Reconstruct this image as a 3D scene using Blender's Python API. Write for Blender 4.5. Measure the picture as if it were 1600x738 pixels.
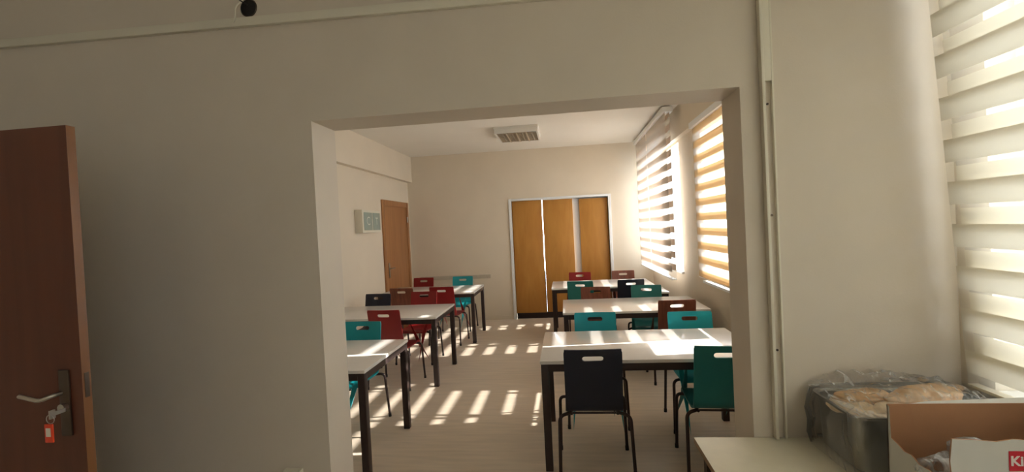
import bpy, bmesh, math, random
from mathutils import Vector, Matrix
random.seed(7)
S = bpy.context.scene
for o in list(bpy.data.objects): bpy.data.objects.remove(o, do_unlink=True)
C = S.collection
PI = math.pi

# ------------------------------------------------------------------ camera
cam = bpy.data.cameras.new('camera'); co = bpy.data.objects.new('camera', cam); C.objects.link(co)
FPX, YAW, PITCH, ROLL, CAMH = 720.14, math.radians(6.498), math.radians(-0.927), math.radians(-2.849), 1.6486
cam.sensor_fit = 'HORIZONTAL'; cam.sensor_width = 36; cam.lens = FPX/1600*36
cam.clip_start = .02; cam.clip_end = 400
fw = Vector((-math.sin(YAW)*math.cos(PITCH), math.cos(YAW)*math.cos(PITCH), math.sin(PITCH)))
rt = Vector((math.cos(YAW), math.sin(YAW), 0)); up = rt.cross(fw)
r2 = rt*math.cos(ROLL)+up*math.sin(ROLL); u2 = -rt*math.sin(ROLL)+up*math.cos(ROLL)
M = Matrix.Identity(4)
for i in range(3): M[i][0] = r2[i]; M[i][1] = u2[i]; M[i][2] = -fw[i]
M.translation = Vector((0, 0, CAMH)); co.matrix_world = M
S.camera = co

# ------------------------------------------------------------------ light
W = bpy.data.worlds.new('sky'); S.world = W; W.use_nodes = True
nt = W.node_tree; nt.nodes.clear()
out = nt.nodes.new('ShaderNodeOutputWorld'); bg = nt.nodes.new('ShaderNodeBackground')
bg.inputs[0].default_value = (.80, .90, 1.0, 1); bg.inputs[1].default_value = 8.0
nt.links.new(bg.outputs[0], out.inputs[0])
sd = bpy.data.lights.new('sun', 'SUN'); sd.energy = 15; sd.angle = math.radians(.6); sd.color = (1, .95, .87)
so = bpy.data.objects.new('sun', sd); C.objects.link(so)
so.rotation_euler = Vector((-1, -.10, -.54)).to_track_quat('-Z', 'Y').to_euler(); so.location = (6, 4, 5)
def portal(y0, y1, z0, z1, x):
    a = bpy.data.lights.new('daylight_portal', 'AREA'); a.shape = 'RECTANGLE'; a.size = z1-z0; a.size_y = y1-y0
    a.cycles.is_portal = True
    o = bpy.data.objects.new('daylight_portal', a); C.objects.link(o); o.location = (x, (y0+y1)/2, (z0+z1)/2); o.rotation_euler = (0, PI/2, 0)
portal(6.2, 8.1, .93, 2.65, 1.9); portal(3.3, 5.25, .93, 2.65, 1.9); portal(-.9, 1.9, .93, 2.65, 1.9); portal(-3.7, -1.3, .93, 2.65, 1.9)
S.view_settings.view_transform = 'Standard'; S.view_settings.look = 'None'; S.view_settings.gamma = 1
S.view_settings.use_curve_mapping = False
S.view_settings.exposure = 0.38

# ------------------------------------------------------------------ materials
def srgb(r, g, b): return tuple(((c/255)/12.92 if c/255 <= .04045 else (((c/255)+.055)/1.055)**2.4) for c in (r, g, b))+(1,)
def base(name):
    m = bpy.data.materials.new(name); m.use_nodes = True; n = m.node_tree
    return m, n, n.nodes['Principled BSDF'], n.nodes['Material Output']
def node(n, t, **kw):
    x = n.nodes.new(t)
    for k, v in kw.items(): setattr(x, k, v)
    return x
def mat(name, col, rough=.5, metal=0, spec=.5, var=.0, scale=8, stretch=(1, 1, 1), bump=0, bscale=60, coat=0):
    m, n, b, _ = base(name)
    b.inputs['Base Color'].default_value = col; b.inputs['Roughness'].default_value = rough
    b.inputs['Metallic'].default_value = metal; b.inputs['Specular IOR Level'].default_value = spec
    b.inputs['Coat Weight'].default_value = coat
    tc = node(n, 'ShaderNodeTexCoord'); mp = node(n, 'ShaderNodeMapping'); mp.inputs['Scale'].default_value = stretch
    n.links.new(tc.outputs['Object'], mp.inputs[0])
    if var:
        nz = node(n, 'ShaderNodeTexNoise'); nz.inputs['Scale'].default_value = scale; nz.inputs['Detail'].default_value = 6
        n.links.new(mp.outputs[0], nz.inputs['Vector'])
        cr = node(n, 'ShaderNodeValToRGB'); e = cr.color_ramp.elements
        e[0].position = .3; e[1].position = .7
        e[0].color = tuple(c*(1-var) for c in col[:3])+(1,); e[1].color = tuple(min(1, c*(1+var)) for c in col[:3])+(1,)
        n.links.new(nz.outputs[0], cr.inputs[0]); n.links.new(cr.outputs[0], b.inputs['Base Color'])
    if bump:
        n2 = node(n, 'ShaderNodeTexNoise'); n2.inputs['Scale'].default_value = bscale; n2.inputs['Detail'].default_value = 4
        n.links.new(mp.outputs[0], n2.inputs['Vector'])
        bp = node(n, 'ShaderNodeBump'); bp.inputs['Strength'].default_value = bump; bp.inputs['Distance'].default_value = .01
        n.links.new(n2.outputs[0], bp.inputs['Height']); n.links.new(bp.outputs[0], b.inputs['Normal'])
    return m
def fabric(name, col, trans=.5, clear=0.0, stripes=False):
    m, n, b, o = base(name); n.nodes.remove(b)
    d = node(n, 'ShaderNodeBsdfDiffuse'); d.inputs[0].default_value = col
    t = node(n, 'ShaderNodeBsdfTranslucent'); t.inputs[0].default_value = col
    mx = node(n, 'ShaderNodeMixShader'); mx.inputs[0].default_value = trans
    n.links.new(d.outputs[0], mx.inputs[1]); n.links.new(t.outputs[0], mx.inputs[2])
    # fine weave
    tc = node(n, 'ShaderNodeTexCoord'); nz = node(n, 'ShaderNodeTexNoise'); nz.inputs['Scale'].default_value = 240
    bp = node(n, 'ShaderNodeBump'); bp.inputs['Strength'].default_value = .08; bp.inputs['Distance'].default_value = .002
    n.links.new(tc.outputs['Object'], nz.inputs['Vector']); n.links.new(nz.outputs[0], bp.inputs['Height'])
    n.links.new(bp.outputs[0], d.inputs['Normal'])
    last = mx
    if clear:
        tr = node(n, 'ShaderNodeBsdfTransparent'); m2 = node(n, 'ShaderNodeMixShader'); m2.inputs[0].default_value = clear
        n.links.new(mx.outputs[0], m2.inputs[1]); n.links.new(tr.outputs[0], m2.inputs[2]); last = m2
    n.links.new(last.outputs[0], o.inputs[0]); return m
def clearmat(name, gloss=.1, tint=(1, 1, 1, 1), rough=.02, film=0, sc=(14, 5, 9), bmp=.5, lo=.46, hi=.74):
    m, n, b, o = base(name); n.nodes.remove(b)
    t = node(n, 'ShaderNodeBsdfTransparent'); t.inputs[0].default_value = tint
    g = node(n, 'ShaderNodeBsdfGlossy'); g.inputs['Roughness'].default_value = rough
    mx = node(n, 'ShaderNodeMixShader'); 
    lw = node(n, 'ShaderNodeLayerWeight'); lw.inputs[0].default_value = .25
    mu = node(n, 'ShaderNodeMath', operation='MULTIPLY_ADD'); mu.inputs[1].default_value = .5; mu.inputs[2].default_value = gloss
    mu.use_clamp = True
    n.links.new(lw.outputs['Fresnel'], mu.inputs[0]); n.links.new(mu.outputs[0], mx.inputs[0])
    n.links.new(t.outputs[0], mx.inputs[1]); n.links.new(g.outputs[0], mx.inputs[2]); last = mx
    if film:
        d = node(n, 'ShaderNodeBsdfDiffuse'); d.inputs[0].default_value = (.9, .9, .88, 1)
        m2 = node(n, 'ShaderNodeMixShader')
        tc = node(n, 'ShaderNodeTexCoord'); mp = node(n, 'ShaderNodeMapping'); mp.inputs['Scale'].default_value = sc
        mp.inputs['Rotation'].default_value = (.3, .2, .7)
        nz = node(n, 'ShaderNodeTexNoise'); nz.inputs['Scale'].default_value = 1.6; nz.inputs['Detail'].default_value = 5; nz.inputs['Distortion'].default_value = 1.2
        cr = node(n, 'ShaderNodeValToRGB'); e = cr.color_ramp.elements; e[0].position = lo; e[1].position = hi
        e[0].color = (0.03, .03, .03, 1); e[1].color = (film, film, film, 1)
        n.links.new(tc.outputs['Object'], mp.inputs[0]); n.links.new(mp.outputs[0], nz.inputs['Vector']); n.links.new(nz.outputs[0], cr.inputs[0])
        n.links.new(cr.outputs[0], m2.inputs[0]); n.links.new(last.outputs[0], m2.inputs[1]); n.links.new(d.outputs[0], m2.inputs[2]); last = m2
        bp = node(n, 'ShaderNodeBump'); bp.inputs['Strength'].default_value = bmp; bp.inputs['Distance'].default_value = .01
        n.links.new(nz.outputs[0], bp.inputs['Height']); n.links.new(bp.outputs[0], g.inputs['Normal'])
    n.links.new(last.outputs[0], o.inputs[0]); return m
def wood(name, c1, c2, scale=(1, 1, .06), rough=.45, freq=18, spec=.4):
    m, n, b, _ = base(name)
    tc = node(n, 'ShaderNodeTexCoord'); mp = node(n, 'ShaderNodeMapping'); mp.inputs['Scale'].default_value = scale
    nz = node(n, 'ShaderNodeTexNoise'); nz.inputs['Scale'].default_value = freq; nz.inputs['Detail'].default_value = 8; nz.inputs['Distortion'].default_value = .6
    cr = node(n, 'ShaderNodeValToRGB'); e = cr.color_ramp.elements; e[0].position = .3; e[1].position = .7; e[0].color = c1; e[1].color = c2
    n.links.new(tc.outputs['Object'], mp.inputs[0]); n.links.new(mp.outputs[0], nz.inputs['Vector'])
    n.links.new(nz.outputs[0], cr.inputs[0]); n.links.new(cr.outputs[0], b.inputs['Base Color'])
    b.inputs['Roughness'].default_value = rough; b.inputs['Specular IOR Level'].default_value = spec
    return m
m_wall = mat('wall_paint', srgb(228, 214, 192), .62, var=.02, scale=3, bump=.05, bscale=160, spec=.35)
m_wall2 = mat('wall_paint_front', srgb(218, 205, 187), .62, var=.03, scale=2.5, bump=.05, bscale=160, spec=.35)
m_ceil = mat('ceiling_paint', srgb(240, 234, 222), .75, var=.01, scale=3, spec=.2)
m_floor = mat('vinyl_floor', srgb(222, 207, 188), .40, var=.09, scale=5, stretch=(.5, 5, 1), spec=.4, bump=.02, bscale=40)
m_pvc = mat('white_pvc', srgb(240, 240, 238), .35)
m_trunk = mat('trunking_plastic', srgb(226, 218, 198), .45)
m_top = mat('white_laminate', srgb(232, 228, 222), .16, spec=.5, var=.01, scale=20)
m_steel = mat('brown_black_steel', srgb(58, 46, 44), .42, metal=.3, var=.08, scale=30)
m_tube = mat('dark_tube_steel', srgb(62, 50, 48), .32, metal=.5)
m_cap = mat('rubber_cap', srgb(24, 22, 22), .7)
m_ply = wood('plywood_edge', srgb(196, 160, 112), srgb(160, 120, 78), (1, 1, 6))
SHELL = {'teal': mat('teal_laminate', srgb(20, 158, 168), .36, var=.03, scale=14),
         'green': mat('green_teal_laminate', srgb(34, 126, 126), .4, var=.03, scale=14),
         'red': mat('red_laminate', srgb(140, 26, 28), .4, var=.05, scale=14),
         'black': mat('black_laminate', srgb(27, 32, 50), .5, var=.05, scale=14),
         'brown': wood('brown_wood_laminate', srgb(104, 58, 44), srgb(134, 78, 58), (1, 1, .1), .42, 26)}
m_door = wood('orange_door_veneer', srgb(176, 124, 78), srgb(156, 104, 62), (1, 1, .05), .4)
m_door_dark = wood('red_brown_door_veneer', srgb(88, 46, 30), srgb(104, 56, 37), (1, 1, .05), .4, 14)
m_dooredge = wood('door_edge_veneer', srgb(140, 94, 56), srgb(122, 78, 44), (1, 1, .05), .4)
m_board = wood('ochre_board', srgb(196, 140, 66), srgb(182, 124, 54), (1, 1, .2), .5, 9)
m_metal = mat('brushed_metal', srgb(190, 186, 178), .28, metal=1)
m_darkmetal = mat('bronze_plate', srgb(96, 84, 74), .3, metal=.9)
m_stainless = mat('stainless_steel', srgb(150, 146, 134), .34, metal=1, var=.05, scale=14)
m_glass = clearmat('window_glass', .02)
m_film = clearmat('plastic_film', .05, rough=.15, film=.42, sc=(26, 8, 16), bmp=.3, lo=.46, hi=.72)
m_wrap = clearmat('plastic_wrap', .03, rough=.3, film=.30, sc=(9, 9, 2.2), bmp=.2, lo=.40, hi=.75)
m_bread = mat('bread_crust', srgb(226, 184, 134), .7, var=.20, scale=9, bump=.3, bscale=24)
m_bread2 = mat('flatbread_pale', srgb(236, 208, 168), .75, var=.18, scale=10, bump=.3, bscale=20)
m_card_in = mat('cardboard_brown', srgb(174, 128, 94), .8, var=.05, scale=12, bump=.05, bscale=90, spec=.2)
m_card_out = mat('cardboard_white', srgb(206, 202, 192), .6, var=.03, scale=10, spec=.3)
m_redprint = mat('red_print', srgb(196, 34, 48), .5)
m_whiteprint = mat('white_print', srgb(238, 226, 216), .5)
m_desk = mat('desk_cream_laminate', srgb(232, 224, 200), .4, var=.03, scale=16)
m_deskedge = mat('desk_edge_tan', srgb(150, 122, 92), .5)
m_yellow = fabric('yellow_blind_fabric', srgb(234, 200, 148), .16)
m_beige = fabric('beige_blind_fabric', srgb(224, 206, 188), .34)
m_cream = fabric('cream_blind_fabric', srgb(236, 226, 204), .25)
m_sheer = fabric('sheer_blind_fabric', srgb(244, 246, 246), .5, .72)
m_sheer_front = fabric('clear_sheer_fabric', srgb(244, 242, 236), .3, .80)
m_sheer_dense = fabric('dense_sheer_fabric', srgb(246, 244, 236), .17, 0)
m_yellow_rear = m_yellow
m_concrete = mat('canopy_plaster', srgb(200, 196, 188), .9, var=.05, scale=4)
m_black = mat('black_hole', srgb(14, 12, 12), .8)
m_dark = mat('dark_plinth', srgb(46, 32, 26), .6)
m_greyboard = mat('grey_panel', srgb(196, 198, 202), .5)
m_lamp = mat('lamp_enamel', srgb(232, 228, 218), .4)
m_louver = mat('lamp_louver_metal', srgb(200, 190, 176), .15, metal=1)
m_tube_glass = mat('lamp_tube', srgb(240, 240, 236), .2)
m_greenglass = mat('grey_green_pane', srgb(158, 170, 158), .2)
m_letter = mat('pale_letters', srgb(214, 218, 206), .5)
m_redtag = mat('orange_red_plastic', srgb(226, 66, 26), .4)
m_paper = mat('paper_tag', srgb(226, 216, 196), .7)

# ------------------------------------------------------------------ helpers
def bx(bm, x0, x1, y0, y1, z0, z1):
    v = [bm.verts.new(p) for p in ((x0, y0, z0), (x1, y0, z0), (x1, y1, z0), (x0, y1, z0), (x0, y0, z1), (x1, y0, z1), (x1, y1, z1), (x0, y1, z1))]
    for f in ((0, 3, 2, 1), (4, 5, 6, 7), (0, 1, 5, 4), (1, 2, 6, 5), (2, 3, 7, 6), (3, 0, 4, 7)): bm.faces.new([v[i] for i in f])
    return v
def tube(bm, pts, r, seg=10, cap=True):
    pts = [Vector(p) for p in pts]; rings = []
    t0 = (pts[1]-pts[0]).normalized(); n = t0.orthogonal().normalized()
    for i, p in enumerate(pts):
        t = ((pts[min(i+1, len(pts)-1)]-pts[max(i-1, 0)])).normalized()
        n = (n-t*n.dot(t)).normalized(); b = t.cross(n)
        rr = r[i] if isinstance(r, (list, tuple)) else r
        rings.append([bm.verts.new(p+(n*math.cos(2*PI*k/seg)+b*math.sin(2*PI*k/seg))*rr) for k in range(seg)])
    for a, c in zip(rings, rings[1:]):
        for k in range(seg): bm.faces.new((a[k], a[(k+1) % seg], c[(k+1) % seg], c[k]))
    if cap: bm.faces.new(rings[0][::-1]); bm.faces.new(rings[-1])
def bend(pts, rad, n=5):
    pts = [Vector(p) for p in pts]; o = [pts[0]]
    for a, b, c in zip(pts, pts[1:], pts[2:]):
        u = (a-b).normalized(); w = (c-b).normalized(); d = min(rad, (a-b).length*.45, (c-b).length*.45)
        p0, p1 = b+u*d, b+w*d
        for k in range(n+1):
            t = k/n; o.append(p0*(1-t)**2+b*2*t*(1-t)+p1*t*t)
    o.append(pts[-1]); return o
def finish(bm, smooth=None):
    bmesh.ops.recalc_face_normals(bm, faces=bm.faces)
    if smooth is not None:
        a = math.radians(smooth)
        for f in bm.faces: f.smooth = True
        for e in bm.edges:
            if len(e.link_faces) != 2 or e.calc_face_angle(0) > a: e.smooth = False
def obj(name, bm, m, parent=None, smooth=None, bevel=0):
    finish(bm, None)
    if bevel:
        es = [e for e in bm.edges if len(e.link_faces) == 2 and e.calc_face_angle(0) > .6]
        bmesh.ops.bevel(bm, geom=es, offset=bevel, segments=2, affect='EDGES', profile=.6, clamp_overlap=True)
        finish(bm, 35)
    elif smooth: finish(bm, smooth)
    me = bpy.data.meshes.new(name); bm.to_mesh(me); bm.free()
    for mm in (m if isinstance(m, (list, tuple)) else [m]): me.materials.append(mm)
    o = bpy.data.objects.new(name, me); C.objects.link(o)
    if parent: o.parent = parent
    return o
def box(name, x0, x1, y0, y1, z0, z1, m, parent=None, bevel=0):
    bm = bmesh.new(); bx(bm, x0, x1, y0, y1, z0, z1); return obj(name, bm, m, parent, bevel=bevel)
def struct(o): o['kind'] = 'structure'; return o
def tag(o, label, cat, group=None):
    o['label'] = label; o['category'] = cat
    if group: o['group'] = group
    return o
def thing(name, label, cat, loc=(0, 0, 0), rz=0, group=None):
    o = bpy.data.objects.new(name, None); C.objects.link(o); o.location = loc; o.rotation_euler = (0, 0, rz); o.empty_display_size = .1
    return tag(o, label, cat, group)
def kids(o): return [c for c in bpy.data.objects if c.parent == o]
def dup(root):
    r = root.copy(); C.objects.link(r)
    for ch in kids(root):
        c = ch.copy(); C.objects.link(c); c.parent = r
        for g in kids(ch):
            d = g.copy(); C.objects.link(d); d.parent = c
    return r
def text_mesh(name, body, size, m, parent, loc, rot, depth=.0006, align='CENTER', bold=0):
    cu = bpy.data.curves.new(name, 'FONT'); cu.body = body; cu.size = size; cu.extrude = depth; cu.align_x = align; cu.align_y = 'CENTER'; cu.offset = bold
    t = bpy.data.objects.new(name, cu); C.objects.link(t)
    dg = bpy.context.evaluated_depsgraph_get(); me = bpy.data.meshes.new_from_object(t.evaluated_get(dg))
    bpy.data.objects.remove(t, do_unlink=True)
    me.materials.clear(); me.materials.append(m)
    o = bpy.data.objects.new(name, me); C.objects.link(o); o.parent = parent; o.location = loc; o.rotation_euler = rot
    return o

# ------------------------------------------------------------------ structure
XL, XR, YW, YW2, YB, ZC = -2.85, 1.52, 1.984, 2.20, 8.30, 3.06
YF = -4.0
OX0, OX1, OZ = -1.115, .737, 2.18
struct(box('floor', XL-.3, XR+.3, YF-.2, YB+.2, -.1, 0, m_floor))
struct(box('ceiling', XL-.3, XR+.3, YF-.2, YB+.2, ZC, ZC+.15, m_ceil))
# partition with the wide opening, one mesh
bm = bmesh.new()
bx(bm, XL, OX0, YW, YW2, 0, ZC); bx(bm, OX1, XR, YW, YW2, 0, ZC); bx(bm, OX0, OX1, YW, YW2, OZ, ZC)
bmesh.ops.remove_doubles(bm, verts=bm.verts, dist=1e-5)
struct(obj('wall_front', bm, m_wall2))
struct(box('wall_left', XL-.2, XL, YF-.2, YB+.2, 0, ZC, m_wall))
struct(box('trim_1', XL, XL+.09, YW2, YB, 2.59, ZC, m_wall))            # dropped beam along the left wall
struct(box('wall_rear', XL, XR, YF-.2, YF, 0, ZC, m_wall2))
# back wall with tall opening
BX0, BX1, BZ = -.93, .79, 2.14
bm = bmesh.new()
bx(bm, XL, BX0, YB, YB+.2, 0, ZC); bx(bm, BX1, XR, YB, YB+.2, 0, ZC); bx(bm, BX0, BX1, YB, YB+.2, BZ, ZC)
struct(obj('wall_back', bm, m_wall))
# right wall with window openings
WIN = [(-.9, 1.84), (3.22, 5.25), (6.2, 8.1), (-3.7, -1.3)]; WZ0, WZ1 = .97, 2.66  # last window, unseen behind the camera, is added to light the front room
bm = bmesh.new()
ys = [YF-.2]+sorted(v for w in WIN for v in w)+[YB+.2]
for i in range(0, len(ys), 2): bx(bm, XR, XR+.28, ys[i], ys[i+1], 0, ZC)
for a, b in WIN: bx(bm, XR, XR+.28, a, b, 0, WZ0); bx(bm, XR, XR+.28, a, b, WZ1, ZC)
struct(obj('wall_right', bm, m_wall))
struct(box('trim_2', XR-.07, XR, YW2, YB, WZ1+.03, ZC, m_wall))         # beam face above the windows
# baseboards
struct(box('baseboard_back', XL, BX0-.04, YB-.012, YB, 0, .07, m_wall))
struct(box('baseboard_left', XL, XL+.012, YW2, 6.95, 0, .07, m_wall))
struct(box('baseboard_right', XR-.012, XR, YW2, YB, 0, .07, m_wall))
# windows: frame, panes, sill
for n, (a, b) in enumerate(WIN, 1):
    w = struct(bpy.data.objects.new('window_%d' % n, None)); C.objects.link(w); w.location = (XR+.12, (a+b)/2, WZ0)
    def wp(name, x0, x1, y0, y1, z0, z1, m, bev=0):
        return box(name, x0-w.location.x, x1-w.location.x, y0-w.location.y, y1-w.location.y, z0-WZ0, z1-WZ0, m, w, bev)
    f0, f1 = XR+.10, XR+.16
    nm = 3 if n in (1, 4) else 2
    edges = [a+(b-a)*k/nm for k in range(nm+1)]
    for z0, z1 in ((WZ0, WZ0+.06), (WZ1-.06, WZ1)): wp('window_frame', f0, f1, a, b, z0, z1, m_pvc)
    for k, e in enumerate(edges):
        y0, y1 = (e, e+.05) if k == 0 else ((e-.05, e) if k == nm else (e-.02, e+.02))
        wp('window_frame', f0, f1, y0, y1, WZ0+.06, WZ1-.06, m_pvc)
    for k in range(nm):
        y0 = edges[k]+(.05 if k == 0 else .02); y1 = edges[k+1]-(.05 if k == nm-1 else .02)
        wp('window_pane', f0+.027, f0+.033, y0, y1, WZ0+.06, WZ1-.06, m_glass)
    wp('window_sill', XR-.03, f0, a-.02, b+.02, WZ0-.02, WZ0+.005, m_pvc)

# unseen canopy added outside to keep direct sun off the near blind
struct(box('sun_block_canopy', XR+.28, XR+3.98, -4.2, 2.38, 2.72, 2.86, m_concrete))
# ------------------------------------------------------------------ far opening with boards
t = thing('board_partition', 'white framed tall opening in the far wall closed off with three ochre wooden boards', 'partition', (0, YB, 0))
box('frame', BX0-.05, BX0, -.02, .12, 0, BZ+.04, m_pvc, t, .004); box('frame', BX1, BX1+.05, -.02, .12, 0, BZ+.04, m_pvc, t, .004)
box('frame', BX0, BX1, -.02, .12, BZ, BZ+.04, m_pvc, t, .004)
box('board', -.928, -.384, .03, .05, .10, 2.1395, m_board, t, .003)
box('board', -.370, .165, .04, .06, .10, 2.135, m_board, t, .003)
o = box('board', .285, .788, .06, .08, .10, 2.12, m_board, t, .003)
o = box('grey_panel', .15, .788, .09, .105, .1, 2.139, m_greyboard, t, .003); o['label'] = 'pale grey panel showing in the gap between boards'
box('bottom_rail', -.92, .785, .03, .11, .0, .105, m_dark, t, .003)
box('hinge_strip', -.386, -.372, .045, .055, .10, .85, m_dark, t)
# ------------------------------------------------------------------ far left door
t = thing('interior_door', 'closed orange-brown wooden door in the left wall near the far corner', 'door', (XL, 7.6, 0))
box('door_leaf', .0, .014, -.52, .52, .005, 2.12, m_door, t, .002)
box('door_frame', 0, .024, -.61, -.52, 0, 2.21, m_door, t, .003); box('door_frame', 0, .024, .52, .61, 0, 2.21, m_door, t, .003); box('door_frame', 0, .024, -.52, .52, 2.12, 2.21, m_door, t, .003)
h = box('handle_plate', .022, .030, -.47, -.43, .95, 1.19, m_metal, t, .003)
bm = bmesh.new(); tube(bm, bend([(.03, -.45, 1.10), (.07, -.45, 1.10), (.07, -.33, 1.10)], .02), .008); obj('handle', bm, m_metal, h, 40)
for z in (.3, 1.9): 
    bm = bmesh.new(); tube(bm, [(.03, .515, z-.05), (.03, .515, z+.05)], .009); obj('hinge', bm, m_metal, t, 40)
# wall cabinet
t = thing('wall_cabinet', 'small white box with grey-green glass front on the left wall beside the far door', 'cabinet', (XL, 6.35, 1.85))
box('body', 0, .11, -.30, .34, -.16, .16, m_trunk, t, .004)
box('front_pane', .110, .116, -.25, .02, -.125, .125, m_greenglass, t, .001); box('front_pane', .110, .116, .05, .30, -.125, .125, m_greenglass, t, .001)
text_mesh('letter', 'C', .17, m_letter, t, (.117, -.115, 0), (PI/2, 0, PI/2))
text_mesh('letter', 'T', .15, m_letter, t, (.117, .175, 0), (PI/2, 0, PI/2))
# rail on back wall
o = box('wall_rail', -.66, .66, -.02, 0, -.035, .035, mat('grey_rail_paint', srgb(198, 186, 166), .6, var=.06, scale=20)); o.location = (-2.03, YB, .80)
tag(o, 'long pale grey horizontal rail fixed low on the far wall', 'rail')

# ------------------------------------------------------------------ ceiling light
t = thing('ceiling_light', 'square surface-mounted fluorescent ceiling light with metal louvre', 'lamp', (-.60, 6.72, ZC))
box('housing', -.31, .31, -.38, .38, -.03, 0, m_lamp, t, .004)
for s in (-1, 1):
    box('side_panel', s*.29-.012, s*.29+.012, -.36, .36, -.085, -.03, m_lamp, t); box('side_panel', -.28, .28, s*.35-.012, s*.35+.012, -.085, -.03, m_lamp, t)
for k in range(4):
    x = -.21+.14*k
    bm = bmesh.new(); tube(bm, [(x, -.33, -.05), (x, .33, -.05)], .013); obj('fluorescent_tube', bm, m_tube_glass, t, 40)
for k in range(3): box('louvre_slat', -.14+.14*k-.012, -.14+.14*k+.012, -.335, .335, -.09, -.045, m_louver, t)
for k in range(9):
    y = -.30+.075*k
    bm = bmesh.new(); v = [bm.verts.new(p) for p in ((-.277, y-.010, -.088), (.277, y-.010, -.088), (.277, y+.010, -.088), (-.277, y+.010, -.088), (-.277, y, -.05), (.277, y, -.05))]
    for f in ((0, 1, 2, 3), (0, 4, 5, 1), (3, 2, 5, 4), (0, 3, 4), (1, 5, 2)): bm.faces.new([v[i] for i in f])
    obj('louvre_slat', bm, m_louver, t)

# ------------------------------------------------------------------ roller blinds of two banded layers
def blind(label, xt, xb, y0, y1, z0, z1, col, sep, roff, rear_sheer, phase=0., P=.157, H=.079, skew=0., ysh=0.):
    t = thing('roller_blind', label, 'blind', (xt, (y0+y1)/2, z1))
    hy = (y1-y0)/2; L = z1-z0; sl = (xb-xt)/L
    def X(z): return sl*(-z)                 # z runs 0 .. -L
    def sh(z): return skew*(z/L)
    box('headrail', -.035, sep+.04, -hy-.012, hy+.012, -.01, .055, m_pvc, t, .006)
    def strip(name, xo, za, zb, m, th=.0016, inset=0):
        bm = bmesh.new(); n = 8
        rows = []
        for k, z in enumerate((za, zb)):
            row = []
            for i in range(n+1):
                y = -hy+inset+(2*hy-2*inset)*i/n
                sag = -.004*math.sin(PI*i/n)
                row.append((X(z)+xo, y+sh(z), z+sag))
            rows.append(row)
        A = [bm.verts.new(p) for p in rows[0]]; B = [bm.verts.new(p) for p in rows[1]]
        for i in range(n): bm.faces.new((A[i], A[i+1], B[i+1], B[i]))
        return obj(name, bm, m, t)
    z = -phase
    while z > -L+.01:
        a, b = min(0, z), max(z-H, -L)
        if a-b > .008: strip('fabric_band', 0, a, b, col)
        a, b = min(0, z+roff), max(z+roff-H, -L)
        if a-b > .008: strip('fabric_band', sep, a, b, col, inset=.004)
        z -= P
    strip('sheer_panel', -.0015, 0, -L, m_sheer if rear_sheer is m_sheer else m_sheer_front, inset=.001); strip('sheer_panel', sep+.0015, 0, -L, rear_sheer, inset=.005)
    bm = bmesh.new(); bx(bm, X(-L)-.004, X(-L)+sep+.004, -hy+sh(-L), hy+sh(-L), -L-.012, -L); obj('bottom_rail', bm, m_cream if col is m_cream else m_pvc, t, bevel=.004)
    return t
blind('yellow banded roller blind hanging beside the partition opening', 1.455, 1.465, 3.625, 5.31, 1.018, 2.66, m_yellow, .06, 0, m_sheer)
blind('banded roller blind hidden just behind the right jamb of the opening', 1.455, 1.465, 2.35, 3.60, 1.27, 2.66, m_yellow, .05, .078, m_sheer_dense)
blind('beige banded roller blind nearer the pillar, right of the pair at the far right wall', 1.28, 1.285, 5.80, 7.105, .93, 2.98, m_beige, .05, .012, m_sheer)
blind('beige banded roller blind hanging in the far right corner, leftmost of the pair', 1.28, 1.285, 7.135, 8.10, .93, 2.98, m_beige, .05, .012, m_sheer)
blind('large cream banded roller blind at the right edge, above the bread tray', 1.372, 1.475, -.85, 1.915, .985, 2.86, m_cream, .03, .058, m_sheer_front, phase=.02, H=.085, skew=.02)
blind('unseen cream banded roller blind on the window added for light behind the camera', 1.42, 1.44, -3.75, -1.2, .985, 2.86, m_cream, .03, 0, m_sheer, H=.06)  # bands set open so the added rear window gives more light

# ------------------------------------------------------------------ tables
def table_proto():
    t = thing('dining_table', '', 'table'); w, d, L = 1.47, .86, .05
    box('tabletop', 0, w, 0, d, .727, .75, m_top, t, .003)
    i = .006
    for x in (i, w-i-L):
        for y in (i, d-i-L): box('leg', x, x+L, y, y+L, 0, .727, m_steel, t, .003)
    for y in (i, d-i-L): box('frame_rail', i+L, w-i-L, y, y+L, .677, .727, m_steel, t)
    for x in (i, w-i-L): box('frame_rail', x, x+L, i+L, d-i-L, .677, .727, m_steel, t)
    return t
tab0 = table_proto()
TABS = [(-2.84, 2.93, 'white-topped dining table at the left edge of the opening, nearest of the left row'),
        (-2.87, 4.75, 'white-topped dining table in the middle of the left row'),
        (-2.82, 6.60, 'white-topped dining table in the left row closest to the far wall'),
        (-.205, 3.07, 'white-topped dining table in the right row behind the nearest black chair'),
        (-.055, 4.77, 'white-topped dining table in the middle of the right row'),
        (-.225, 6.68, 'white-topped dining table in the right row closest to the ochre boards')]
for i, (x, y, lab) in enumerate(TABS):
    o = tab0 if i == 0 else dup(tab0)
    o.location = (x, y, 0); o['label'] = lab; o['group'] = 'white dining tables in two rows'
t = thing('side_table', 'narrow white table end by the right wall under the beige blinds', 'table', (.985, 6.0, 0))
box('tabletop', 0, .30, 0, .46, .727, .75, m_top, t, .003)
for x in (.01, .255):
    for y in (.01, .415): box('leg', x, x+.035, y, y+.035, 0, .727, m_steel, t)
box('frame_rail', .045, .255, .01, .045, .69, .727, m_steel, t); box('frame_rail', .045, .255, .415, .45, .69, .727, m_steel, t)

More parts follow.
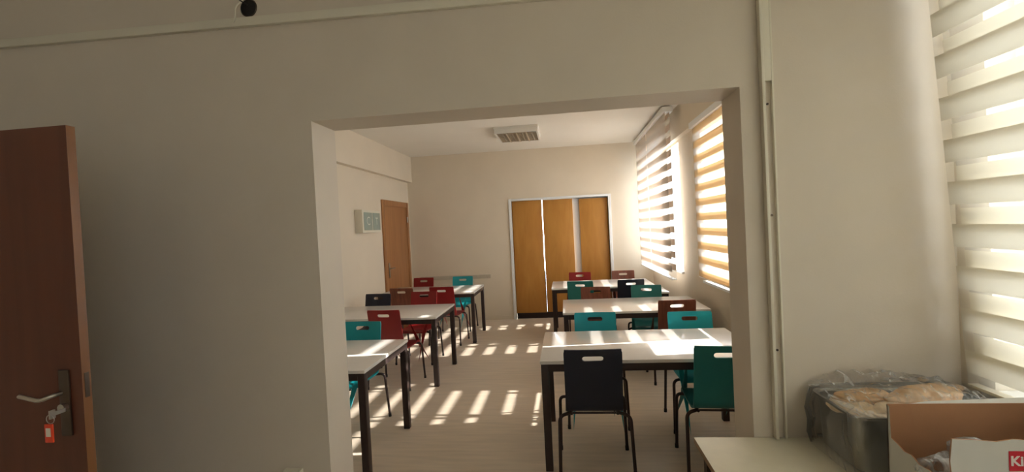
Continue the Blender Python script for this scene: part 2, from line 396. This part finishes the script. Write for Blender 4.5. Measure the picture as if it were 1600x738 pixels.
# ------------------------------------------------------------------ chairs
def shell_mesh():
    prof = [(-.075, .860), (-.072, .840), (-.067, .818), (-.064, .801), (-.061, .784), (-.055, .750), (-.042, .68), (-.028, .60), (-.014, .53), (-.004, .485), (.004, .458), (.018, .439), (.040, .428), (.075, .424),
            (.13, .422), (.20, .422), (.27, .426), (.33, .432), (.37, .432), (.395, .424), (.410, .408)]
    # handle rows are indices 2(top) 3(mid) 4(bottom)
    xs = [-.183, -.179, -.14, -.0675, -.052, 0, .052, .0675, .14, .179, .183]
    N = len(prof)
    def wd(i):
        z = prof[i][1]
        if i <= 7: return 1.0
        if 8 <= i <= 11: return 1.0+.0*(i-8)
        return 1.03
    bm = bmesh.new(); G = []
    for i, (y, z) in enumerate(prof):
        row = []
        for j, x in enumerate(xs):
            dy = -.012*(1-(x/.185)**2) if i < 10 else 0      # back is slightly hollow
            dz = 0
            if i == 0: dz = -.006 if abs(x) > .18 else (0 if abs(x) < .17 else 0)
            xx = x*wd(i)
            if i == 0 and abs(x) > .18: xx *= .975
            if i == N-1 and abs(x) > .18: xx *= .94
            row.append(bm.verts.new((xx, y+dy*(1 if i < 8 else .4), z+dz)))
        G.append(row)
    def q(*v): bm.faces.new(v)
    for i in range(N-1):
        for j in range(len(xs)-1):
            x0, x1 = xs[j], xs[j+1]
            if i in (2, 3) and x0 >= -.053 and x1 <= .053: continue
            if i in (2, 3) and abs(abs(x0+x1)/2-.06) < .001:
                left = x0 < 0
                if i == 2: out, cor, inn = (G[3][3 if left else 7], G[2][3 if left else 7], G[2][4 if left else 6])
                else: out, cor, inn = (G[3][3 if left else 7], G[4][3 if left else 7], G[4][4 if left else 6])
                mid = (out.co+inn.co)/2*.42+cor.co*.58
                cc = Vector((inn.co.x, out.co.y, out.co.z))
                arc = cc+((out.co-cc)+(inn.co-cc))*.707
                mv = bm.verts.new(arc); q(out, cor, mv); q(cor, inn, mv); continue
            q(G[i][j], G[i][j+1], G[i+1][j+1], G[i+1][j])
    bmesh.ops.recalc_face_normals(bm, faces=bm.faces)
    me = bpy.data.meshes.new('tmp'); bm.to_mesh(me); bm.free()
    o = bpy.data.objects.new('tmp', me); C.objects.link(o)
    me.materials.append(m_ply); me.materials.append(m_ply)
    s = o.modifiers.new('s', 'SOLIDIFY'); s.thickness = .012; s.offset = 0; s.material_offset_rim = 1; s.use_even_offset = True
    dg = bpy.context.evaluated_depsgraph_get(); me2 = bpy.data.meshes.new_from_object(o.evaluated_get(dg))
    bpy.data.objects.remove(o, do_unlink=True)
    bm = bmesh.new(); bm.from_mesh(me2)
    for f in bm.faces: f.smooth = True
    for e in bm.edges:
        if len(e.link_faces) == 2 and (e.link_faces[0].material_index != e.link_faces[1].material_index or e.calc_face_angle(0) > .7): e.smooth = False
    bm.to_mesh(me2); bm.free(); me2.name = 'seat_shell'
    return me2
SH = shell_mesh()
SHM = {}
for k, m in SHELL.items():
    c = SH.copy(); c.materials.clear(); c.materials.append(m); c.materials.append(m_ply); SHM[k] = c
LEGM = {}
def chair_proto():
    t = thing('dining_chair', '', 'chair')
    o = bpy.data.objects.new('seat_shell', SHM['teal']); C.objects.link(o); o.parent = t
    for s in (-1, 1):
        for yf, yt in ((-.045, .045), (.375, .325)):
            pts = bend([(s*.238, yf, .012), (s*.228, yt*.5+yf*.5, .405), (s*.150, yt, .411)], .06, 6)
            bm = bmesh.new(); tube(bm, pts, .0115, 10); lg = obj('leg', bm, m_tube, t, 40)
            bm = bmesh.new(); tube(bm, [(s*.2384, yf, 0), (s*.2375, yf+.003, .03)], .0135, 10); obj('foot_cap', bm, m_cap, lg, 40)
    bm = bmesh.new()
    for s in (-1, 1): tube(bm, [(s*.150, .03, .408), (s*.150, .345, .408)], .010, 8)
    for y in (.045, .325): tube(bm, [(-.150, y, .408), (.150, y, .408)], .008, 8)
    obj('seat_frame', bm, m_tube, t, 40)
    return t
ch0 = chair_proto()
CH = [
 ('black', .14, 3.01, 0, 'black plywood chair seen from behind, nearest chair in the middle of the opening'),
 ('green', .955, 3.04, -3, 'dark green plywood chair partly hidden by the right jamb of the opening'),
 ('teal', .23, 4.10, 176, 'bright teal chair tucked behind the nearest right table, directly behind the nearest black chair'),
 ('teal', 1.03, 4.02, 178, 'bright teal chair behind the nearest right table, its brown neighbour rising behind it'),
 ('green', .97, 5.83, 172, 'grey-green chair behind the middle right table, in front of a small black chair'),
 ('brown', 1.075, 4.79, 1, 'brown chair standing before the middle right table, white slot in its back'),
 ('brown', .35, 5.81, 177, 'reddish brown chair behind the middle right table, partly covering a green chair'),
 ('green', .195, 6.61, -9, 'green chair before the farthest right table, overlapped by a brown chair'),
 ('black', .88, 6.60, 2, 'black chair before the farthest right table under the beige blinds'),
 ('red', .215, 7.72, 174, 'red chair behind the farthest right table, only its top edge showing'),
 ('brown', .93, 7.73, 177, 'light brown chair behind the farthest right table near the far right corner'),
 ('teal', -1.89, 3.97, 176, 'teal chair behind the nearest left table, turquoise seat in sunlight'),
 ('red', -1.92, 4.71, -5, 'large red chair seen from behind before the middle left table'),
 ('black', -2.60, 4.71, 2, 'black chair at the left jamb of the opening, only a sliver showing'),
 ('black', -2.53, 5.86, 174, 'black chair behind the middle left table, leftmost on that side'),
 ('brown', -2.39, 6.54, -6, 'dark red-brown chair before the farthest left table, its slot seen above a black chair'),
 ('red', -1.92, 5.94, 176, 'red chair behind the middle left table with a dark slot, facing the camera'),
 ('red', -1.79, 6.53, -4, 'red chair seen from behind before the farthest left table, nearest the aisle'),
 ('red', -2.50, 7.79, 176, 'red chair behind the farthest left table, close to the orange-brown door'),
 ('teal', -1.80, 7.78, 174, 'teal chair behind the farthest left table below the long wall rail'),
]
protos = {}
for i, (c, x, y, a, lab) in enumerate(CH):
    o = ch0 if i == 0 else dup(ch0)
    o.location = (x, y, 0); o.rotation_euler = (0, 0, math.radians(a)); o['label'] = lab; o['group'] = 'plywood chairs around the dining tables'
    for k in kids(o):
        if k.name.startswith('seat_shell'): k.data = SHM[c]

# ------------------------------------------------------------------ front partition fittings
o = box('cable_trunking', -2.84, 1.50, -.022, 0, -.02, .02, m_trunk, bevel=.003); o.location = (0, YW, 2.627); o.rotation_euler = (0, math.radians(.9), 0)
tag(o, 'long white cable trunking running across the top of the front wall', 'trunking')
t = thing('corner_trunking', 'vertical white trunking with an open channel on the front wall, right of the opening', 'trunking', (.812, YW, 0))
box('channel', 0, .012, -.03, 0, .742, 2.90, m_trunk, t, .002); box('channel', .040, .048, -.022, 0, .742, 2.90, m_trunk, t, .002)
box('back_strip', .012, .040, -.006, 0, .742, 2.90, m_wall2, t)
box('cover', .012, .040, -.022, -.006, 2.19, 2.90, m_trunk, t, .002)
for z in (1.1, 1.65, 2.1):
    bm = bmesh.new(); tube(bm, [(.026, -.009, z), (.026, -.006, z)], .005, 8); obj('screw', bm, m_darkmetal, t)
# junction hole with wires
t = thing('junction_hole', 'round black junction box hole with a loose cream wire above the trunking', 'junction box', (-1.385, YW, 2.717))
bm = bmesh.new(); tube(bm, [(0, -.004, 0), (0, 0, 0)], .038, 20); obj('hole', bm, m_black, t, 40)
bm = bmesh.new()
for k in range(20):
    a = 2*PI*k/20; b = 2*PI*(k+1)/20
    for rr, yy in ((.038, .042),):
        v = [bm.verts.new((rr*math.cos(a), -.006, rr*math.sin(a))), bm.verts.new((rr*math.cos(b), -.006, rr*math.sin(b))), bm.verts.new((yy*math.cos(b), -.002, yy*math.sin(b))), bm.verts.new((yy*math.cos(a), -.002, yy*math.sin(a)))]
        bm.faces.new(v)
obj('ring', bm, m_darkmetal, t)
bm = bmesh.new(); tube(bm, bend([(-.02, -.01, .03), (-.045, -.03, .0), (-.052, -.025, -.05), (-.062, -.024, -.07)], .02), .0035, 6); obj('wire', bm, m_trunk, t, 40)
bm = bmesh.new(); tube(bm, bend([(.0, -.008, .01), (-.03, -.03, .03), (-.045, -.02, .06)], .02), .003, 6); obj('wire', bm, m_cap, t, 40)
# socket
t = thing('wall_socket', 'small beige socket box low on the front wall left of the opening', 'socket', (-1.29, YW, .55))
box('housing', -.042, .042, -.03, 0, -.042, .042, m_trunk, t, .004); box('face_plate', -.034, .034, -.034, -.03, -.034, .034, m_pvc, t, .002)

# ------------------------------------------------------------------ open door leaf on the left
t = thing('door_leaf', 'dark red-brown wooden door standing open at the left edge, key in its lock', 'door', (-1.565, 1.31, 0), math.radians(0))
bm = bmesh.new(); vs = bx(bm, -.93, 0, 0, .028, .012, 2.05)
for f in bm.faces:
    if f.normal.x > .5 or all(abs(v.co.x) < 1e-4 for v in f.verts): f.material_index = 1
for f in bm.faces: f.normal_update()
pl = obj('panel', bm, [m_door_dark, m_dooredge], t)
p = box('handle_plate', -.080, -.042, -.007, 0, 1.05, 1.265, m_darkmetal, t, .004)
bm = bmesh.new(); tube(bm, bend([(-.071, -.005, 1.19), (-.071, -.04, 1.19), (-.105, -.045, 1.178), (-.180, -.042, 1.193)], .02), .0065, 8); obj('lever', bm, m_metal, p, 40)
bm = bmesh.new(); tube(bm, [(-.058, -.022, 1.146), (-.058, 0, 1.146)], .013, 12); obj('lock_cylinder', bm, m_metal, p, 40)
box('latch_plate', 0, .0015, .007, .021, 1.17, 1.25, m_darkmetal, t)
for z in (.3, 1.75):
    bm = bmesh.new(); tube(bm, [(-.935, -.004, z-.05), (-.935, -.004, z+.05)], .01); obj('hinge', bm, m_metal, t, 40)
t = thing('key', 'key with an orange-red tag hanging from the lock of the open door', 'key', (-1.589, 1.274, 1.148))
bm = bmesh.new(); bx(bm, -.002, .002, -.03, 0.0, -.006, .006); bx(bm, -.003, .003, -.045, -.03, -.013, .013); obj('key_blade', bm, m_metal, t)
bm = bmesh.new(); n = 14; tube(bm, [(-.004+.014*math.sin(2*PI*k/n), -.04, -.014+.014*math.cos(2*PI*k/n)) for k in range(n+1)], .0012, 6, False); obj('key_ring', bm, m_metal, t, 50)
tg = box('key_tag', -.022, .006, -.0445, -.0395, -.085, -.028, m_redtag, t, .002)
box('paper_label', -.016, .000, -.0455, -.0445, -.066, -.040, m_paper, tg)
# door casing on the left wall of the front room
t = thing('door_casing', 'dark wooden casing at the left wall that the open door hangs on', 'door frame', (XL, 1.31, 0))
box('jamb', 0, .335, .0, .06, 0, 2.1, m_door_dark, t, .004)

# ------------------------------------------------------------------ desk, tray, box
t = thing('worktable', 'cream laminate table in the right foreground, pushed against the front wall', 'table', (.495, YW, 0))
bm = bmesh.new(); bx(bm, 0, 1.02, -.90, -.003, .715, .74); o = obj('tabletop', bm, [m_desk, m_deskedge], t, bevel=.003)
for pol in o.data.polygons:
    if abs(pol.normal.z) < .5: pol.material_index = 1
for x in (.03, .95):
    for y in (-.87, -.07): box('leg', x, x+.04, y, y+.04, 0, .715, m_steel, t)
for y in (-.86, -.06): box('frame_rail', .07, .95, y, y+.02, .67, .715, m_steel, t)

# stainless tray (deep)
TX0, TX1, TY0, TY1, TZ0, TZ1 = .945, 1.44, 1.665, 1.965, .742, .948
t = thing('food_tray', 'deep stainless steel tray of bread on the cream table below the blind', 'tray', ((TX0+TX1)/2, (TY0+TY1)/2, TZ0))
def rrect(hx, hy, r, n=5):
    o = []
    for cx, cy, a0 in ((hx-r, hy-r, 0), (-hx+r, hy-r, 90), (-hx+r, -hy+r, 180), (hx-r, -hy+r, 270)):
        for k in range(n+1):
            a = math.radians(a0+90*k/n); o.append((cx+r*math.cos(a), cy+r*math.sin(a)))
    return o
hx, hy, H = (TX1-TX0)/2, (TY1-TY0)/2, TZ1-TZ0
bm = bmesh.new(); loops = [(hx-.035, hy-.035, .03, .0), (hx-.022, hy-.022, .04, .012), (hx-.015, hy-.012, .04, H-.006), (hx-.010, hy-.008, .04, H), (hx, hy, .045, H), (hx, hy, .045, H-.008),
        (hx-.003, hy-.003, .045, H-.008), (hx-.003, hy-.003, .045, H-.002), (hx-.012, hy-.010, .04, H-.004), (hx-.018, hy-.015, .04, H-.008), (hx-.026, hy-.026, .04, .014), (hx-.037, hy-.037, .03, .003)]
R = [[bm.verts.new((x, y, z)) for x, y in rrect(a, b, r)] for a, b, r, z in loops]
for a, b in zip(R, R[1:]):
    for k in range(len(a)): bm.faces.new((a[k], a[(k+1) % len(a)], b[(k+1) % len(a)], b[k]))
bm.faces.new(R[0][::-1]); bm.faces.new(R[-1])
obj('pan', bm, m_stainless, t, 40)
# plastic bag wrapped around the tray
bm = bmesh.new(); rnd = random.Random(3)
hs = [(0.0, .012), (.04, .02), (.09, .016), (.14, .026), (.19, .016), (H+.012, .010), (H+.02, -.02)]
n = 64; rr = []
for z, off in hs:
    row = []
    base_l = rrect(hx+off, hy+off*.5, .05, 15)
    for k, (x, y) in enumerate(base_l):
        w = .006*math.sin(k*1.7+z*40)+.004*rnd.uniform(-1, 1)
        fx = 1+w/max(.1, math.hypot(x, y)); row.append(bm.verts.new((x*fx, min(y*fx, hy+.012), max(.001, z+.004*math.sin(k*.9)))))
    rr.append(row)
for a, b in zip(rr, rr[1:]):
    for k in range(len(a)): bm.faces.new((a[k], a[(k+1) % len(a)], b[(k+1) % len(a)], b[k]))
o = obj('plastic_bag', bm, m_wrap, None, 60); o.location = t.location
tag(o, 'thin clear plastic bag wrapped around the steel tray of bread', 'bag')
# plastic film crumpled over the bread
bm = bmesh.new(); NX, NY = 44, 26; g = []
def bread_h(x, y):
    h = .985-.742
    h += .035*math.exp(-((x-.04)/.12)**2-((y+.02)/.10)**2) - .03*math.exp(-((x+.20)/.09)**2)
    return h
for i in range(NX+1):
    row = []
    for j in range(NY+1):
        x = -hx-.005+(2*hx+.01)*i/NX; y = -hy-.004+(2*hy+.012)*j/NY
        ex = min(1, min(i, NX-i)/5); ey = min(1, min(j, NY-j)/5); e = min(ex, ey)
        z = (H+.004)*(1-e)+max(H+.010, bread_h(x, y)+.010)*e
        z += e*.006*(math.sin(i*.9+j*.5)+math.sin(j*1.3-i*.35)*.8)
        pk = math.exp(-((x+.04-.35*0)/.19)**4)*max(0, (j-NY+7)/7)      # loose film standing up along the wall
        z += .062*pk*(1+.12*math.sin(i*1.3))
        row.append(bm.verts.new((x, y, z)))
    g.append(row)
for i in range(NX):
    for j in range(NY): bm.faces.new((g[i][j], g[i+1][j], g[i+1][j+1], g[i][j+1]))
o = obj('plastic_film', bm, m_film, None, 70); o.location = t.location
tag(o, 'crumpled clear plastic film lying over the bread in the tray', 'plastic film')
# breads
def loaf(name, label, cx, cy, cz, lx, ly, lz, rz, m, tilt=0, seed=0, cat='bread'):
    bm = bmesh.new(); bmesh.ops.create_icosphere(bm, subdivisions=4, radius=1)
    rn = random.Random(seed); a, b, c = [rn.uniform(0, 6) for _ in range(3)]
    for v in bm.verts:
        p = v.co; s = 1+.05*math.sin(5*p.x+a)+.04*math.sin(7*p.y+b)+.03*math.sin(9*p.z+4*p.x+c)
        z = p.z*lz*s; 
        if z < -.55*lz: z = -.55*lz
        ends = 1-.15*abs(p.x)**3
        slash = -.12*lz*max(0, math.sin(14*p.x+2*p.y))*(1 if p.z > .3 else 0)
        v.co = Vector((math.copysign(abs(p.x)**.8, p.x)*lx*s, math.copysign(abs(p.y)**.85, p.y)*ly*s*ends, z+slash))
    o = obj(name, bm, m, None, 80); o.location = (cx, cy, cz); o.rotation_euler = (0, tilt, rz)
    return tag(o, label, cat, 'breads in the steel tray')
loaf('flatbread', 'pale flatbread at the left end of the tray, folded under the film', 1.03, 1.80, .925, .075, .115, .028, .2, m_bread2, .05, 1)
loaf('flatbread', 'upper flatbread near the back left of the tray', 1.09, 1.86, .950, .105, .055, .024, .15, m_bread, .0, 2)
loaf('flatbread', 'flatbread lying across the front middle of the tray', 1.13, 1.745, .940, .11, .06, .028, .45, m_bread2, -.03, 3)
loaf('bread_loaf', 'long golden loaf on top at the right of the tray', 1.262, 1.81, .965, .145, .06, .042, .22, m_bread, -.03, 4)
loaf('bread_loaf', 'long golden loaf lying behind the cardboard box in the tray', 1.30, 1.735, .935, .11, .05, .04, .1, m_bread, 0, 5)
loaf('bread_loaf', 'loaf under the others in the bottom of the tray', 1.18, 1.82, .86, .17, .085, .05, 0, m_bread2, 0, 6)

# cardboard box
QX0, QX1, QY0, QY1, QZ0, QZ1 = .995, 1.435, 1.34, 1.585, .742, 1.03
t = thing('cardboard_box', 'torn open white-and-brown cardboard box with red print, front of the bread tray', 'box', (QX0, QY0, QZ0))
w, d, h, th = QX1-QX0, QY1-QY0, QZ1-QZ0, .004
def card(name, pts, nrm, inner_first=True):
    # pts: outline of the panel (world-local), nrm: thickness direction pointing inside
    bm = bmesh.new(); A = [bm.verts.new(p) for p in pts]; B = [bm.verts.new(Vector(p)+Vector(nrm)*th) for p in pts]
    fo = bm.faces.new(A); fi = bm.faces.new(B[::-1]); fo.material_index = 1
    for k in range(len(A)): bm.faces.new((A[k], B[k], B[(k+1) % len(A)], A[(k+1) % len(A)]))
    return obj(name, bm, [m_card_in, m_card_out], t)
card('back_panel', [(0, d, 0), (w, d, 0), (w, d, h), (0, d, h)], (0, -1, 0))
card('left_panel', [(0, 0, 0), (0, d, 0), (0, d, h), (0, d-.012, h-.004), (0, d-.016, .185), (0, d-.045, .178), (0, d-.07, .168), (0, d-.10, .172), (0, d-.13, .158), (0, d-.17, .162), (0, 0, .15)], (1, 0, 0))
pts = [(.0, 0, 0), (w, 0, 0), (w, 0, h-.002)]+[(w-.04*k-.01, 0, h-.004+.004*math.sin(k*2.1)) for k in range(1, 10)]+[(.004, 0, h), (-.002, 0, h-.06), (.003, 0, h-.13)]
card('front_panel', pts, (0, 1, 0))
card('right_panel', [(w, 0, 0), (w, d, 0), (w, d, h), (w, 0, h)], (-1, 0, 0))
card('bottom_panel', [(0, 0, 0), (w, 0, 0), (w, d, 0), (0, d, 0)], (0, 0, 1))
bm = bmesh.new()
fp = [(.06, d+.001, h-.002), (w, d+.001, h-.002), (w, d+.022, h+.010), (.12, d+.010, h+.003)]
A = [bm.verts.new(p) for p in fp]; B = [bm.verts.new((p[0], p[1]+.003, p[2]-.003)) for p in fp]
bm.faces.new(A); bm.faces.new(B[::-1])
for k in range(4): bm.faces.new((A[k], B[k], B[(k+1) % 4], A[(k+1) % 4]))
obj('flap', bm, m_card_out, t)
# print
o = box('red_print', .138, .235, -.0012, -.0002, .203, .256, m_redprint, t); o['label'] = 'red block printed with white letters'
text_mesh('printed_letters', 'Ki', .036, m_whiteprint, o, (.1405, -.0018, .229), (PI/2, 0, 0), .0004, 'LEFT', .001)
# bag in the box
bm = bmesh.new(); bmesh.ops.create_icosphere(bm, subdivisions=4, radius=1); rn = random.Random(9)
for v in bm.verts:
    p = v.co.copy(); s = 1+.16*math.sin(6*p.x+3*p.z)+.14*math.sin(8*p.y+5*p.x)+.05*rn.uniform(-1, 1)
    v.co = Vector((p.x*.15*s, p.y*.085*s, p.z*.09*s))
o = obj('plastic_bag', bm, clearmat('cloudy_plastic', .15, (.93, .95, .97, 1), .15, .75), None, 25); o.location = (1.17, 1.45, .865)
tag(o, 'crumpled white translucent plastic bag inside the torn cardboard box', 'bag')
